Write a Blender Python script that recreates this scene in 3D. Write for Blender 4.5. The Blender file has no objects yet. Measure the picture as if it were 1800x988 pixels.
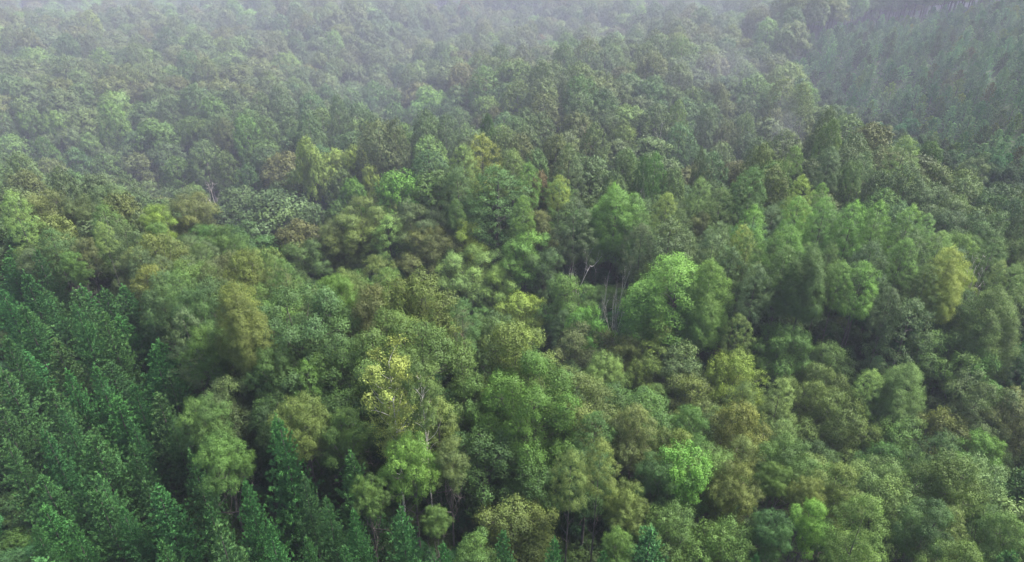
import bpy, math, random
import numpy as np

R = math.radians
SC = bpy.context.scene
COL = SC.collection
rng = np.random.default_rng(7)

# ------------------------------------------------------------------ camera
CAM_Z, PITCH, F = 70.0, R(30), 1220.0            # F in pixels of the 1800 px wide photograph
CP, SP = math.cos(PITCH), math.sin(PITCH)
cam_data = bpy.data.cameras.new('camera')
cam_data.sensor_width = 36.0
cam_data.lens = 36.0 * F / 1800.0
cam_data.clip_end = 6000
cam = bpy.data.objects.new('camera', cam_data)
COL.objects.link(cam)
cam.location = (0, 0, CAM_Z)
cam.rotation_euler = (R(90) - PITCH, 0, 0)
SC.camera = cam


def ray(u, v):
    a, b = (u - 900) / F, (494 - v) / F
    return np.array([a, CP + b * SP, -SP + b * CP])


def proj(x, y, z):
    z = z - CAM_Z
    d = y * CP - z * SP
    h = y * SP + z * CP
    d = np.maximum(d, 1e-3)
    return 900 + F * x / d, 494 - F * h / d, d


# ------------------------------------------------------------------ terrain
def seg_dist(x, y, pts):
    best = np.full(np.shape(x), 1e9)
    for (ax, ay), (bx, by) in zip(pts[:-1], pts[1:]):
        dx, dy = bx - ax, by - ay
        t = np.clip(((x - ax) * dx + (y - ay) * dy) / (dx * dx + dy * dy), 0, 1)
        best = np.minimum(best, np.hypot(x - ax - t * dx, y - ay - t * dy))
    return best


VALLEY = [(-34, 118), (-14, 108), (2, 98), (14, 86), (32, 78), (60, 71), (110, 66), (200, 60)]
GULLY = [(2, 98), (16, 122), (40, 150), (62, 186), (80, 240), (95, 330)]
GULLY2 = [(-14, 108), (-60, 150), (-110, 170), (-200, 190)]
GULLY3 = [(-20, 190), (-45, 240), (-48, 300), (-10, 360), (60, 430)]


def T(x, y):
    x = np.asarray(x, float); y = np.asarray(y, float)
    z = np.zeros(np.broadcast(x, y).shape)
    z = z - 13.0 * np.exp(-(seg_dist(x, y, VALLEY) / 14.0) ** 2)
    z = z - 8.0 * np.exp(-(seg_dist(x, y, GULLY) / 16.0) ** 2)
    z = z - 13.0 * np.exp(-(seg_dist(x, y, GULLY2) / 18.0) ** 2)
    z = z - 8.0 * np.exp(-(seg_dist(x, y, GULLY3) / 20.0) ** 2)
    z = z + 26.0 * np.exp(-(((x - 205) / 100) ** 2 + ((y - 265) / 90) ** 2))
    z = z + 9.0 * np.exp(-(((x + 18) / 32) ** 2 + ((y - 80) / 24) ** 2))
    far = np.clip((y - 110) / 120, 0, 1)
    z = z + far * 1.15 * (3.2 * np.sin(x / 23 + 0.7) * np.sin(y / 31 + 1.1) + 2.4 * np.sin(x / 47 - y / 38)
                   + 1.3 * np.sin(x / 12.0 + y / 17.0 + 2.0))
    z = z + 22.0 * np.clip((y - 400) / 300, 0, 1) ** 1.5
    # beyond the wood the land evens out towards the horizon
    r = np.hypot(x, y - 250)
    k = np.clip((900 - r) / 300, 0, 1)
    return z * k


# ------------------------------------------------------------------ materials
def new_mat(name):
    m = bpy.data.materials.new(name)
    m.use_nodes = True
    nt = m.node_tree
    for n in list(nt.nodes):
        nt.nodes.remove(n)
    out = nt.nodes.new('ShaderNodeOutputMaterial')
    return m, nt, out


def leaf_material(name, warm_col, rough=0.55, trans=0.18, spec=0.18):
    m, nt, out = new_mat(name)
    N, L = nt.nodes, nt.links
    tint = N.new('ShaderNodeAttribute'); tint.attribute_type = 'INSTANCER'; tint.attribute_name = 'tint'
    tone = N.new('ShaderNodeAttribute'); tone.attribute_type = 'GEOMETRY'; tone.attribute_name = 'tone'
    warm = N.new('ShaderNodeAttribute'); warm.attribute_type = 'GEOMETRY'; warm.attribute_name = 'warm'
    mul = N.new('ShaderNodeVectorMath'); mul.operation = 'SCALE'
    L.new(tint.outputs['Color'], mul.inputs[0]); L.new(tone.outputs['Fac'], mul.inputs['Scale'])
    wm = N.new('ShaderNodeVectorMath'); wm.operation = 'MULTIPLY'
    L.new(mul.outputs[0], wm.inputs[0]); wm.inputs[1].default_value = warm_col
    mix = N.new('ShaderNodeMix'); mix.data_type = 'RGBA'
    L.new(warm.outputs['Fac'], mix.inputs[0]); L.new(mul.outputs[0], mix.inputs[6]); L.new(wm.outputs[0], mix.inputs[7])
    p = N.new('ShaderNodeBsdfPrincipled')
    p.inputs['Roughness'].default_value = rough
    p.inputs['Specular IOR Level'].default_value = spec
    tr = N.new('ShaderNodeBsdfTranslucent')
    L.new(mix.outputs[2], p.inputs['Base Color']); L.new(mix.outputs[2], tr.inputs['Color'])
    ms = N.new('ShaderNodeMixShader'); ms.inputs[0].default_value = trans
    L.new(p.outputs[0], ms.inputs[1]); L.new(tr.outputs[0], ms.inputs[2])
    L.new(ms.outputs[0], out.inputs['Surface'])
    return m


def bark_material(name, c1, c2):
    m, nt, out = new_mat(name)
    N, L = nt.nodes, nt.links
    tc = N.new('ShaderNodeTexCoord')
    mp = N.new('ShaderNodeMapping'); mp.inputs['Scale'].default_value = (3, 3, 0.8)
    no = N.new('ShaderNodeTexNoise'); no.inputs['Scale'].default_value = 2.0; no.inputs['Detail'].default_value = 6
    L.new(tc.outputs['Object'], mp.inputs[0]); L.new(mp.outputs[0], no.inputs['Vector'])
    cr = N.new('ShaderNodeValToRGB')
    cr.color_ramp.elements[0].position = 0.35; cr.color_ramp.elements[0].color = (*c1, 1)
    cr.color_ramp.elements[1].position = 0.65; cr.color_ramp.elements[1].color = (*c2, 1)
    L.new(no.outputs['Fac'], cr.inputs[0])
    p = N.new('ShaderNodeBsdfPrincipled'); p.inputs['Roughness'].default_value = 0.9
    L.new(cr.outputs[0], p.inputs['Base Color'])
    L.new(p.outputs[0], out.inputs['Surface'])
    return m


M_LEAF = leaf_material('broad_leaves', (1.16, 1.09, 0.78))
M_NEEDLE = leaf_material('pine_needles', (1.3, 1.15, 0.8), rough=0.7, trans=0.12, spec=0.12)
M_BARK = bark_material('grey_brown_bark', (0.035, 0.030, 0.025), (0.11, 0.095, 0.08))
M_PALE = bark_material('pale_bark', (0.32, 0.29, 0.25), (0.62, 0.58, 0.52))
M_DEAD = bark_material('weathered_dead_wood', (0.28, 0.24, 0.21), (0.52, 0.48, 0.44))
M_RED = bark_material('reddish_bare_wood', (0.20, 0.10, 0.09), (0.38, 0.22, 0.2))


# ------------------------------------------------------------------ mesh building
def unit(v):
    return v / np.maximum(np.linalg.norm(v, axis=-1, keepdims=True), 1e-9)


def make_mesh(name, parts):
    """parts: list of (verts Nx3, quads Mx4, material, tone or None, warm or None)"""
    vs, qs, mi, to, wa, mats = [], [], [], [], [], []
    off = 0
    for v, q, m, tone, warm in parts:
        if m not in mats:
            mats.append(m)
        vs.append(v); qs.append(q + off); mi.append(np.full(len(q), mats.index(m)))
        to.append(np.ones(len(v)) if tone is None else tone)
        wa.append(np.zeros(len(v)) if warm is None else warm)
        off += len(v)
    v = np.concatenate(vs).astype(np.float32); q = np.concatenate(qs).astype(np.int32)
    me = bpy.data.meshes.new(name)
    me.vertices.add(len(v)); me.vertices.foreach_set('co', v.ravel())
    me.loops.add(q.size); me.loops.foreach_set('vertex_index', q.ravel())
    me.polygons.add(len(q))
    me.polygons.foreach_set('loop_start', np.arange(0, q.size, 4, dtype=np.int32))
    me.polygons.foreach_set('loop_total', np.full(len(q), 4, dtype=np.int32))
    me.polygons.foreach_set('material_index', np.concatenate(mi).astype(np.int32))
    for m in mats:
        me.materials.append(m)
    a = me.attributes.new('tone', 'FLOAT', 'POINT'); a.data.foreach_set('value', np.concatenate(to).astype(np.float32))
    a = me.attributes.new('warm', 'FLOAT', 'POINT'); a.data.foreach_set('value', np.concatenate(wa).astype(np.float32))
    me.update(calc_edges=True)
    return me


def leaves(g, c, n, length, width, tone, warm, mat):
    """diamond leaves at centres c with normals n (random spin)"""
    k = len(c)
    n = unit(n)
    t = unit(np.cross(n, g.normal(size=(k, 3))))
    b = np.cross(n, t)
    ln = (length * g.uniform(0.7, 1.25, k))[:, None]; wd = (width * g.uniform(0.7, 1.25, k))[:, None]
    fold = n * wd * 0.25
    v = np.stack([c - t * ln / 2, c + b * wd / 2 + fold, c + t * ln / 2, c - b * wd / 2 + fold], 1).reshape(-1, 3)
    q = np.arange(4 * k).reshape(-1, 4)
    return (v, q, mat, np.repeat(tone, 4), np.repeat(warm, 4))


def tube(pts, rad, sides=6, mat=None):
    pts = np.asarray(pts, float); n = len(pts)
    tan = unit(np.gradient(pts, axis=0))
    ref = np.where(np.abs(tan[:, 2:3]) > 0.9, np.array([[1.0, 0, 0]]), np.array([[0, 0, 1.0]]))
    a = unit(np.cross(tan, ref)); b = np.cross(tan, a)
    ang = np.linspace(0, 2 * math.pi, sides, endpoint=False)
    v = pts[:, None] + (a[:, None] * np.cos(ang)[None, :, None] + b[:, None] * np.sin(ang)[None, :, None]) * np.asarray(rad)[:, None, None]
    q = []
    for i in range(n - 1):
        for j in range(sides):
            k = (j + 1) % sides
            q.append((i * sides + j, i * sides + k, (i + 1) * sides + k, (i + 1) * sides + j))
    return (v.reshape(-1, 3), np.array(q), mat, None, None)


def limb(g, a, b, r0, r1, mat, bow=0.12, n=6, sides=5):
    a = np.asarray(a, float); b = np.asarray(b, float)
    t = np.linspace(0, 1, n)[:, None]
    off = g.normal(size=3) * np.linalg.norm(b - a) * bow
    p = a + (b - a) * t + off * np.sin(t * math.pi) + np.array([0, 0, -1]) * 0.0
    return tube(p, r0 + (r1 - r0) * t[:, 0], sides, mat)


def trunk_pts(g, H, lean=0.03):
    t = np.linspace(0, 1, 8)
    wob = np.cumsum(g.normal(size=(8, 2)) * lean * H / 8, axis=0); wob[0] = 0
    return np.column_stack([wob, t * H])


# --- broadleaf crowns -------------------------------------------------------
# every prototype is built at unit proportions: R ~ crown radius in metres, H ~ height in metres
def fib_dirs(g, n, zmin=-0.35):
    i = np.arange(n) + 0.5
    z = 1 - i / n * (1 - zmin)
    ph = i * 2.39996 + g.uniform(0, 6.28)
    r = np.sqrt(np.maximum(0, 1 - z * z))
    d = np.column_stack([r * np.cos(ph), r * np.sin(ph), z])
    return unit(d + g.normal(size=d.shape) * 0.12)


def foliage_from_lobes(g, subs, per_area, tuft, lw, ll, gap, warm_amount=0.5, flat=0.95, low=-0.35, jit=0.33):
    """subs: list (centre, radius, group).  Leaves sit in tufts on the shells of the sub lobes."""
    MC = np.array([s[3] if len(s) > 3 else s[0] - np.array([0, 0, 1e-3]) for s in subs])
    C = np.array([s[0] for s in subs]); RR = np.array([s[1] for s in subs])
    grp = np.array([s[2] for s in subs])
    gtone = 0.80 + 0.40 * g.random(grp.max() + 1); gw = g.random(grp.max() + 1) ** 1.5 * warm_amount * 1.3
    out_c, out_n, out_t, out_w = [], [], [], []
    cen = C.mean(0)
    for i in range(len(C)):
        r = RR[i]
        nt = int(per_area * 4 * math.pi * r * r / tuft)
        if nt < 2:
            continue
        d = unit(g.normal(size=(nt, 3)))
        d = d[d[:, 2] > low]
        # shell with uneven depth, bulged by a few waves so that the lobe is not a ball
        ph = g.uniform(0, 6.28, 3)
        bul = 1 + 0.20 * np.sin(5 * d[:, 0] + ph[0]) * np.sin(5 * d[:, 1] + ph[1]) + 0.12 * np.sin(9 * d[:, 2] + ph[2])
        rad = r * bul * (1 - 0.45 * g.random(len(d)) ** 2.2)
        p = C[i] + d * rad[:, None] * np.array([1, 1, flat])
        # drop tufts buried inside neighbouring lobes
        dd = np.linalg.norm(p[:, None] - C[None], axis=2) / RR[None]
        dd[:, i] = 9
        keep = (dd.min(1) > 0.62) & (g.random(len(p)) > gap)
        p, d = p[keep], d[keep]
        if not len(p):
            continue
        tt = (gtone[grp[i]] * (0.9 + 0.2 * g.random())) * (0.91 + 0.18 * g.random(len(p)))
        ww = np.clip(gw[grp[i]] + 0.25 * g.random(len(p)) * warm_amount, 0, 1)
        k = tuft
        off = g.normal(size=(len(p), k, 3)) * 0.2
        lc = (p[:, None] + off).reshape(-1, 3)
        dr = np.repeat(d, k, 0)
        nn = 0.80 * dr + 0.45 * unit(C[i] - MC[i]) + np.array([0, 0, 0.22]) + jit * g.normal(size=(len(lc), 3))
        out_c.append(lc); out_n.append(nn)
        out_t.append(np.repeat(tt, k) * (0.92 + 0.16 * g.random(len(lc)))); out_w.append(np.repeat(ww, k))
    c = np.concatenate(out_c); n = np.concatenate(out_n)
    return leaves(g, c, n, ll, lw, np.concatenate(out_t), np.concatenate(out_w), M_LEAF)


def crown_round(seed, Rr=5.5, H=20.0, lod=0, flatness=1.0, gap=0.12, mains=20, subn=9, base=0.30, rmf=(0.22, 0.36)):
    g = np.random.default_rng(seed)
    subs, limbs = [], []
    tp = trunk_pts(g, H * 0.62)
    cz = H * (0.60 + 0.04 * g.random())
    A = max(H * 0.40, Rr * 1.2) * flatness                                # vertical half extent
    dirs = fib_dirs(g, mains, -0.75 if lod == 0 else -0.3)
    if lod:
        rmf = (0.30, 0.42)
    for gi, d in enumerate(dirs):
        rm = Rr * g.uniform(*rmf)
        e = g.uniform(0.72, 1.22) if lod == 0 else g.uniform(0.92, 1.10)
        wide = 1.0 if d[2] > -0.2 else 0.85
        c = np.array([d[0] * (Rr - rm) * e * wide, d[1] * (Rr - rm) * e * wide, cz + d[2] * (A - rm * 0.8) * (e if d[2] < 0.6 else 1)])
        c[:2] += g.normal(size=2) * 0.35
        limbs.append((c, rm))
        for s in fib_dirs(g, subn, -0.35):
            rs = rm * g.uniform(0.34, 0.50)
            subs.append((c + s * np.array([1, 1, 0.9]) * (rm - rs * 0.4) * g.uniform(0.85, 1.25), rs, gi, c))
    for s in fib_dirs(g, 7, 0.0):                          # a looser core
        subs.append((np.array([0, 0, cz]) + s * Rr * 0.4, Rr * 0.28, 0))
    if lod == 0:
        fol = foliage_from_lobes(g, subs, 46.0, 6, 0.135, 0.20, gap)
    else:
        fol = foliage_from_lobes(g, subs, 15.0, 4, 0.25, 0.36, gap, jit=0.28)
    wood = [tube(tp, np.linspace(0.34, 0.16, 8) * (Rr / 5.5), 7 if lod == 0 else 4, M_BARK)]
    for c, rm in limbs:
        k = g.integers(5, 8)
        wood.append(limb(g, tp[k], c, 0.11, 0.03, M_BARK, bow=0.06, sides=4 if lod == 0 else 3))
        if lod == 0:
            for s in fib_dirs(g, 4, -0.2):
                wood.append(limb(g, c * 0.92 + tp[k] * 0.08, c + s * rm * 0.95, 0.05, 0.015, M_BARK, n=4, sides=3))
    return [fol], wood


def crown_tall(seed, Rr=4.6, H=25.0, lod=0, gap=0.10, cols=1, sub=(0.55, 0.95), ls=1.0):
    """tall pointed dome, even leafy surface"""
    g = np.random.default_rng(seed)
    subs = []
    tp = trunk_pts(g, H * 0.93, 0.015)
    z0, z1 = H * 0.42, H
    centres = [(0, 0, 1.0, 1.0)]
    for k in range(cols - 1):
        a = g.uniform(0, 6.28)
        centres.append((math.cos(a) * Rr * 0.6, math.sin(a) * Rr * 0.6, g.uniform(0.5, 0.7), g.uniform(0.78, 0.93)))
    gi = 0
    for (cx, cy, rr, hh) in centres:
        RRr = Rr * (0.72 if cols > 1 else 1) * rr
        n = int(120 * rr * (Rr / 4.0) ** 1.2)
        i = np.arange(n) + 0.5
        zt = i / n
        ph = i * 2.39996 + g.uniform(0, 6.28)
        for j in range(n):
            f = zt[j]
            prof = (1 - f ** 2.7) ** (0.56 if lod == 0 else 0.5) * (0.75 + 0.25 * min(1, f / 0.3))
            a = ph[j]
            lob = 1 + 0.16 * math.sin(3 * a + seed + f * 2) + 0.13 * math.sin(5 * a + f * 11 + seed * 2)
            if lod == 0:
                lob *= 1 + 0.11 * math.sin(17 * f + 2 * a + seed) + 0.07 * g.normal()
            if lod == 0 and math.sin(4 * a + 13 * f + seed * 3) > 0.86 and f < 0.85:
                continue
            rs = g.uniform(*sub) * (1.15 - 0.45 * f)
            rad = max(0, RRr * prof * lob - rs * 0.5)
            z = z0 + (z1 * hh - z0) * f - rs * 0.6
            subs.append((np.array([cx + rad * math.cos(a), cy + rad * math.sin(a), z + g.normal() * 0.3]), rs, gi + int(f * 6) * 4 + int((a % 6.28) / 1.58), np.array([cx, cy, z - RRr * 0.5])))
        gi += 30
    if lod == 0:
        fol = foliage_from_lobes(g, subs, 36.0 / ls / ls, 5, 0.14 * ls, 0.21 * ls, gap, 0.4, 1.1)
    else:
        fol = foliage_from_lobes(g, subs, 14.0, 3, 0.25, 0.36, gap, 0.4, 1.15, jit=0.28)
    wood = [tube(tp, np.linspace(0.30, 0.05, 8), 7 if lod == 0 else 4, M_BARK)]
    for k in range(14 if lod == 0 else 4):
        f = g.uniform(0.3, 0.9); a = g.uniform(0, 6.28); p = np.array([0, 0, f * H * .93])
        wood.append(limb(g, p, p + np.array([math.cos(a), math.sin(a), 0.7]) * Rr * 0.75 * (1.1 - f), 0.09, 0.02, M_BARK, sides=3))
    return [fol], wood


def crown_sparse(seed, Rr=3.4, H=24.0, mat=None, f0=0.36, stems=1, dens=26.0, nb=30):
    """thin crown through which the pale trunk shows"""
    g = np.random.default_rng(seed)
    mat = mat or M_PALE
    wood, subs = [], []
    for st in range(stems):
        tp = trunk_pts(g, H * (0.95 - 0.04 * st), 0.012)
        sh = (st - (stems - 1) / 2) * 1.7
        tp[:, 0] += sh * np.linspace(0.25, 1.3, 8)
        wood.insert(0, tube(tp, np.linspace(0.22, 0.04, 8), 7, mat))
        for k in range(nb // stems):
            f = f0 + (0.97 - f0) * k / (nb // stems)
            a = k * 2.4 + g.uniform(-.4, .4)
            L = Rr * (1.15 - 1.5 * abs(f - (f0 + 0.97) / 2 - 0.03)) * g.uniform(0.7, 1.1)
            j = f * 7; j0 = int(min(j, 6)); p = tp[j0] + (tp[j0 + 1] - tp[j0]) * (j - j0)
            e = p + np.array([math.cos(a) * L, math.sin(a) * L, L * 0.7])
            wood.append(limb(g, p, e, 0.05, 0.012, mat if stems == 1 else M_BARK, sides=4))
            for m in range(6):
                q = p + (e - p) * g.uniform(0.5, 1.08) + g.normal(size=3) * 0.45
                subs.append((q, g.uniform(0.42, 0.85), k, p))
    fol = foliage_from_lobes(g, subs, dens, 5, 0.18, 0.27, 0.2, 0.4)
    return [fol], wood


def crown_pine(seed, Rr=2.7, H=15.0, lod=0):
    g = np.random.default_rng(seed)
    tp = trunk_pts(g, H, 0.01)
    wood = [tube(tp, np.linspace(0.17, 0.025, 8), 6 if lod == 0 else 4, M_BARK)]
    cs, ns, ax, tn, wr, sz = [], [], [], [], [], []
    lv = 30 if lod == 0 else 16
    for w in range(lv):
        f = (w + 0.5 * g.random()) / lv
        z = H * (0.12 + 0.86 * f)
        L0 = Rr * ((1 - f) ** 0.9 * 1.08 + 0.02) * (0.8 + 0.2 * min(1, f / 0.2)) * (1 + 0.13 * math.sin(w * 2.1 + seed))
        nb = g.integers(6, 9) if lod == 0 else 5
        a0 = g.uniform(0, 6.28)
        for k in range(nb):
            a = a0 + k * 6.283 / nb + g.normal() * 0.22
            L = L0 * g.uniform(0.6, 1.25)
            up = 0.12 + 0.95 * f + g.normal() * 0.08
            nt = max(2, int(L / (0.20 if lod == 0 else 0.42)))
            base = np.array([0, 0, z]); dirh = np.array([math.cos(a), math.sin(a), 0.0])
            tone_b = 0.82 + 0.36 * g.random()
            for t in range(nt):
                s = (t + 1) / nt
                if s < 0.10 and lod == 0:
                    continue
                side = np.cross(dirh, [0, 0, 1])
                p = base + dirh * L * s + np.array([0, 0, L * (up * s * s * 0.8 + 0.05 * s)]) + side * g.normal() * L * 0.13 * (1.15 - 0.6 * s)
                p = p + g.normal(size=3) * 0.07
                m = 15 if lod == 0 else 6
                d = dirh * (0.55 + 0.5 * s) + np.array([0, 0, 0.65 + 0.7 * f])
                dd = unit(d + g.normal(size=(m, 3)) * 0.5)
                cs.append(p + dd * 0.15); ax.append(dd)
                tn.append(np.full(m, tone_b) * (0.85 + 0.3 * g.random(m)))
                wr.append(np.full(m, 0.35 * g.random() + (0.35 if s > 0.85 else 0)))
    # leader shoot
    m = 40 if lod == 0 else 12
    zz = g.uniform(H * 0.93, H * 1.03, m)
    dd = unit(np.array([0, 0, 1.0]) + g.normal(size=(m, 3)) * 0.5)
    cs.append(np.column_stack([g.normal(size=(m, 2)) * 0.07, zz])); ax.append(dd); tn.append(np.full(m, 1.1)); wr.append(np.full(m, 0.6))
    c = np.concatenate(cs); t = np.concatenate(ax); tone = np.concatenate(tn); warm = np.concatenate(wr)
    k = len(c)
    b = unit(np.cross(t, g.normal(size=(k, 3))))
    ln = (0.36 if lod == 0 else 0.6) * g.uniform(0.7, 1.2, k)[:, None]
    wd = (0.075 if lod == 0 else 0.2) * g.uniform(0.7, 1.3, k)[:, None]
    v = np.stack([c - t * ln / 2, c + b * wd / 2, c + t * ln / 2, c - b * wd / 2], 1).reshape(-1, 3)
    fol = (v, np.arange(4 * k).reshape(-1, 4), M_NEEDLE, np.repeat(tone, 4), np.repeat(warm, 4))
    return [fol], wood


def dead_wood(seed, Rr=3.5, H=16.0, mat=None, upright=0.7, twigs=4):
    g = np.random.default_rng(seed)
    mat = mat or M_DEAD
    wood = []

    def grow(p, d, L, r, depth):
        n = 5
        pts = [p]; dd = d.copy()
        for i in range(n):
            dd = unit(dd + g.normal(size=3) * 0.13 + np.array([0, 0, 0.05 * upright]))
            pts.append(pts[-1] + dd * L / n)
        pts = np.array(pts)
        wood.append(tube(pts, np.linspace(r, r * 0.45, n + 1), 6 if depth == 0 else 4, mat))
        if depth >= twigs:
            return
        nb = 3 if depth else 6
        for k in range(nb):
            s = g.integers(2, n + 1)
            a = g.uniform(0, 6.28)
            side = unit(np.cross(dd, [math.cos(a), math.sin(a), 0.3]))
            nd = unit(dd * upright + side * g.uniform(0.5, 1.0))
            grow(pts[s], nd, L * g.uniform(0.42, 0.68), r * 0.42, depth + 1)
    grow(np.array([0, 0, 0.0]), np.array([0, 0, 1.0]), H * 0.55, 0.40, 0)
    return wood


# ------------------------------------------------------------------ prototypes
class Proto:
    def __init__(self, kind, R0, H0, crown=None, trunk=None, whole=None, branches=None):
        self.branches = branches; self.kind, self.R0, self.H0, self.crown, self.trunk, self.whole = kind, R0, H0, crown, trunk, whole


P = {}


def measure(me):
    a = np.empty(len(me.vertices) * 3, np.float32); me.vertices.foreach_get('co', a); a = a.reshape(-1, 3)
    r = np.hypot(a[:, 0], a[:, 1])
    return float(np.percentile(r, 97)), float(np.percentile(a[:, 2], 99.8))


def add(kind, tup, lod):
    fol, wood = tup
    if lod == 0:
        c = make_mesh(kind + '_crown', fol); ns = 1 if kind == 'pine' else (2 if kind == 'twin' else 1)
        t = make_mesh(kind + '_trunk', wood[:ns]); b = make_mesh(kind + '_branches', wood[ns:]) if len(wood) > ns else None
        r, h = measure(c)
        P.setdefault((kind, 0), []).append(Proto(kind, r, h, c, t, None, b))
    else:
        w = make_mesh(kind + '_tree', fol + wood)
        r, h = measure(w)
        P.setdefault((kind, 1), []).append(Proto(kind, r, h, whole=w))


for s in range(7):
    add('round', crown_round(100 + s, 5.2 + 0.5 * (s % 3), 18.5, 0, flatness=1.0 if s % 2 else 0.9, gap=0.08 + 0.05 * (s % 3), mains=17 + s % 6), 0)
for s in range(4):
    add('broad', crown_round(150 + s, 8.0, 20, 0, flatness=0.95, gap=0.1, mains=34, subn=10, rmf=(0.16, 0.27)), 0)
for s in range(5):
    add('tall', crown_tall(200 + s, 4.2 + 0.5 * (s % 3), 25, 0), 0)
for s in range(3):
    add('multi', crown_tall(230 + s, 5.8, 25, 0, cols=4, sub=(0.6, 1.15), ls=0.8), 0)
for s in range(3):
    add('sparse', crown_sparse(260 + s), 0)
add('twin', crown_sparse(270, 3.2, 20, f0=0.56, stems=2, dens=22.0, nb=44), 0)
for s in range(6):
    add('pine', crown_pine(300 + s, 2.5 + 0.25 * (s % 3), 15), 0)
for s in range(6):
    add('round', crown_round(120 + s, 5.6, 15, 1, mains=15 + s % 5, gap=0.05), 1)
for s in range(5):
    add('tall', crown_tall(220 + s, 5.2, 19, 1, gap=0.04), 1)
for s in range(3):
    add('pine', crown_pine(320 + s, 2.6, 15, 1), 1)

for s in range(4):
    add('young', crown_pine(340 + s, 2.3, 6.2, 1), 1)

# ------------------------------------------------------------------ leaf colours (base colours)
PAL = {
    'D': (0.040, 0.090, 0.034), 'G': (0.066, 0.128, 0.036), 'B': (0.098, 0.205, 0.034), 'Y': (0.165, 0.235, 0.045),
    'L': (0.112, 0.190, 0.060), 'O': (0.095, 0.134, 0.040), 'A': (0.098, 0.134, 0.036), 'K': (0.098, 0.114, 0.052),
    'S': (0.066, 0.108, 0.056), 'M': (0.092, 0.128, 0.066), 'T': (0.052, 0.112, 0.050), 'R': (0.135, 0.095, 0.062),
    'V': (0.075, 0.155, 0.060), 'P': (0.034, 0.120, 0.032), 'Q': (0.046, 0.110, 0.040),
}
PAL = {k: (a * 1.0, b * 0.97, c * (0.72 if k not in 'VPQ' else 0.95)) for k, (a, b, c) in PAL.items()}
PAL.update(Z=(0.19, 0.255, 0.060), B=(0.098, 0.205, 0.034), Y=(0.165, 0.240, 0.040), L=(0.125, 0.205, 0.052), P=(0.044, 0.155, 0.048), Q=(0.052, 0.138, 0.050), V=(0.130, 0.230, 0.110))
WORD = {
    'D': 'dark green', 'G': 'mid green', 'B': 'bright green', 'Y': 'yellow-green', 'L': 'pale green', 'O': 'olive green',
    'A': 'golden olive', 'K': 'brownish', 'S': 'dusky grey-green', 'M': 'pale grey-green', 'T': 'teal green',
    'R': 'reddish', 'Z': 'yellow', 'P': 'deep green', 'V': 'soft green', 'Q': 'cool green',
}

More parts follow.
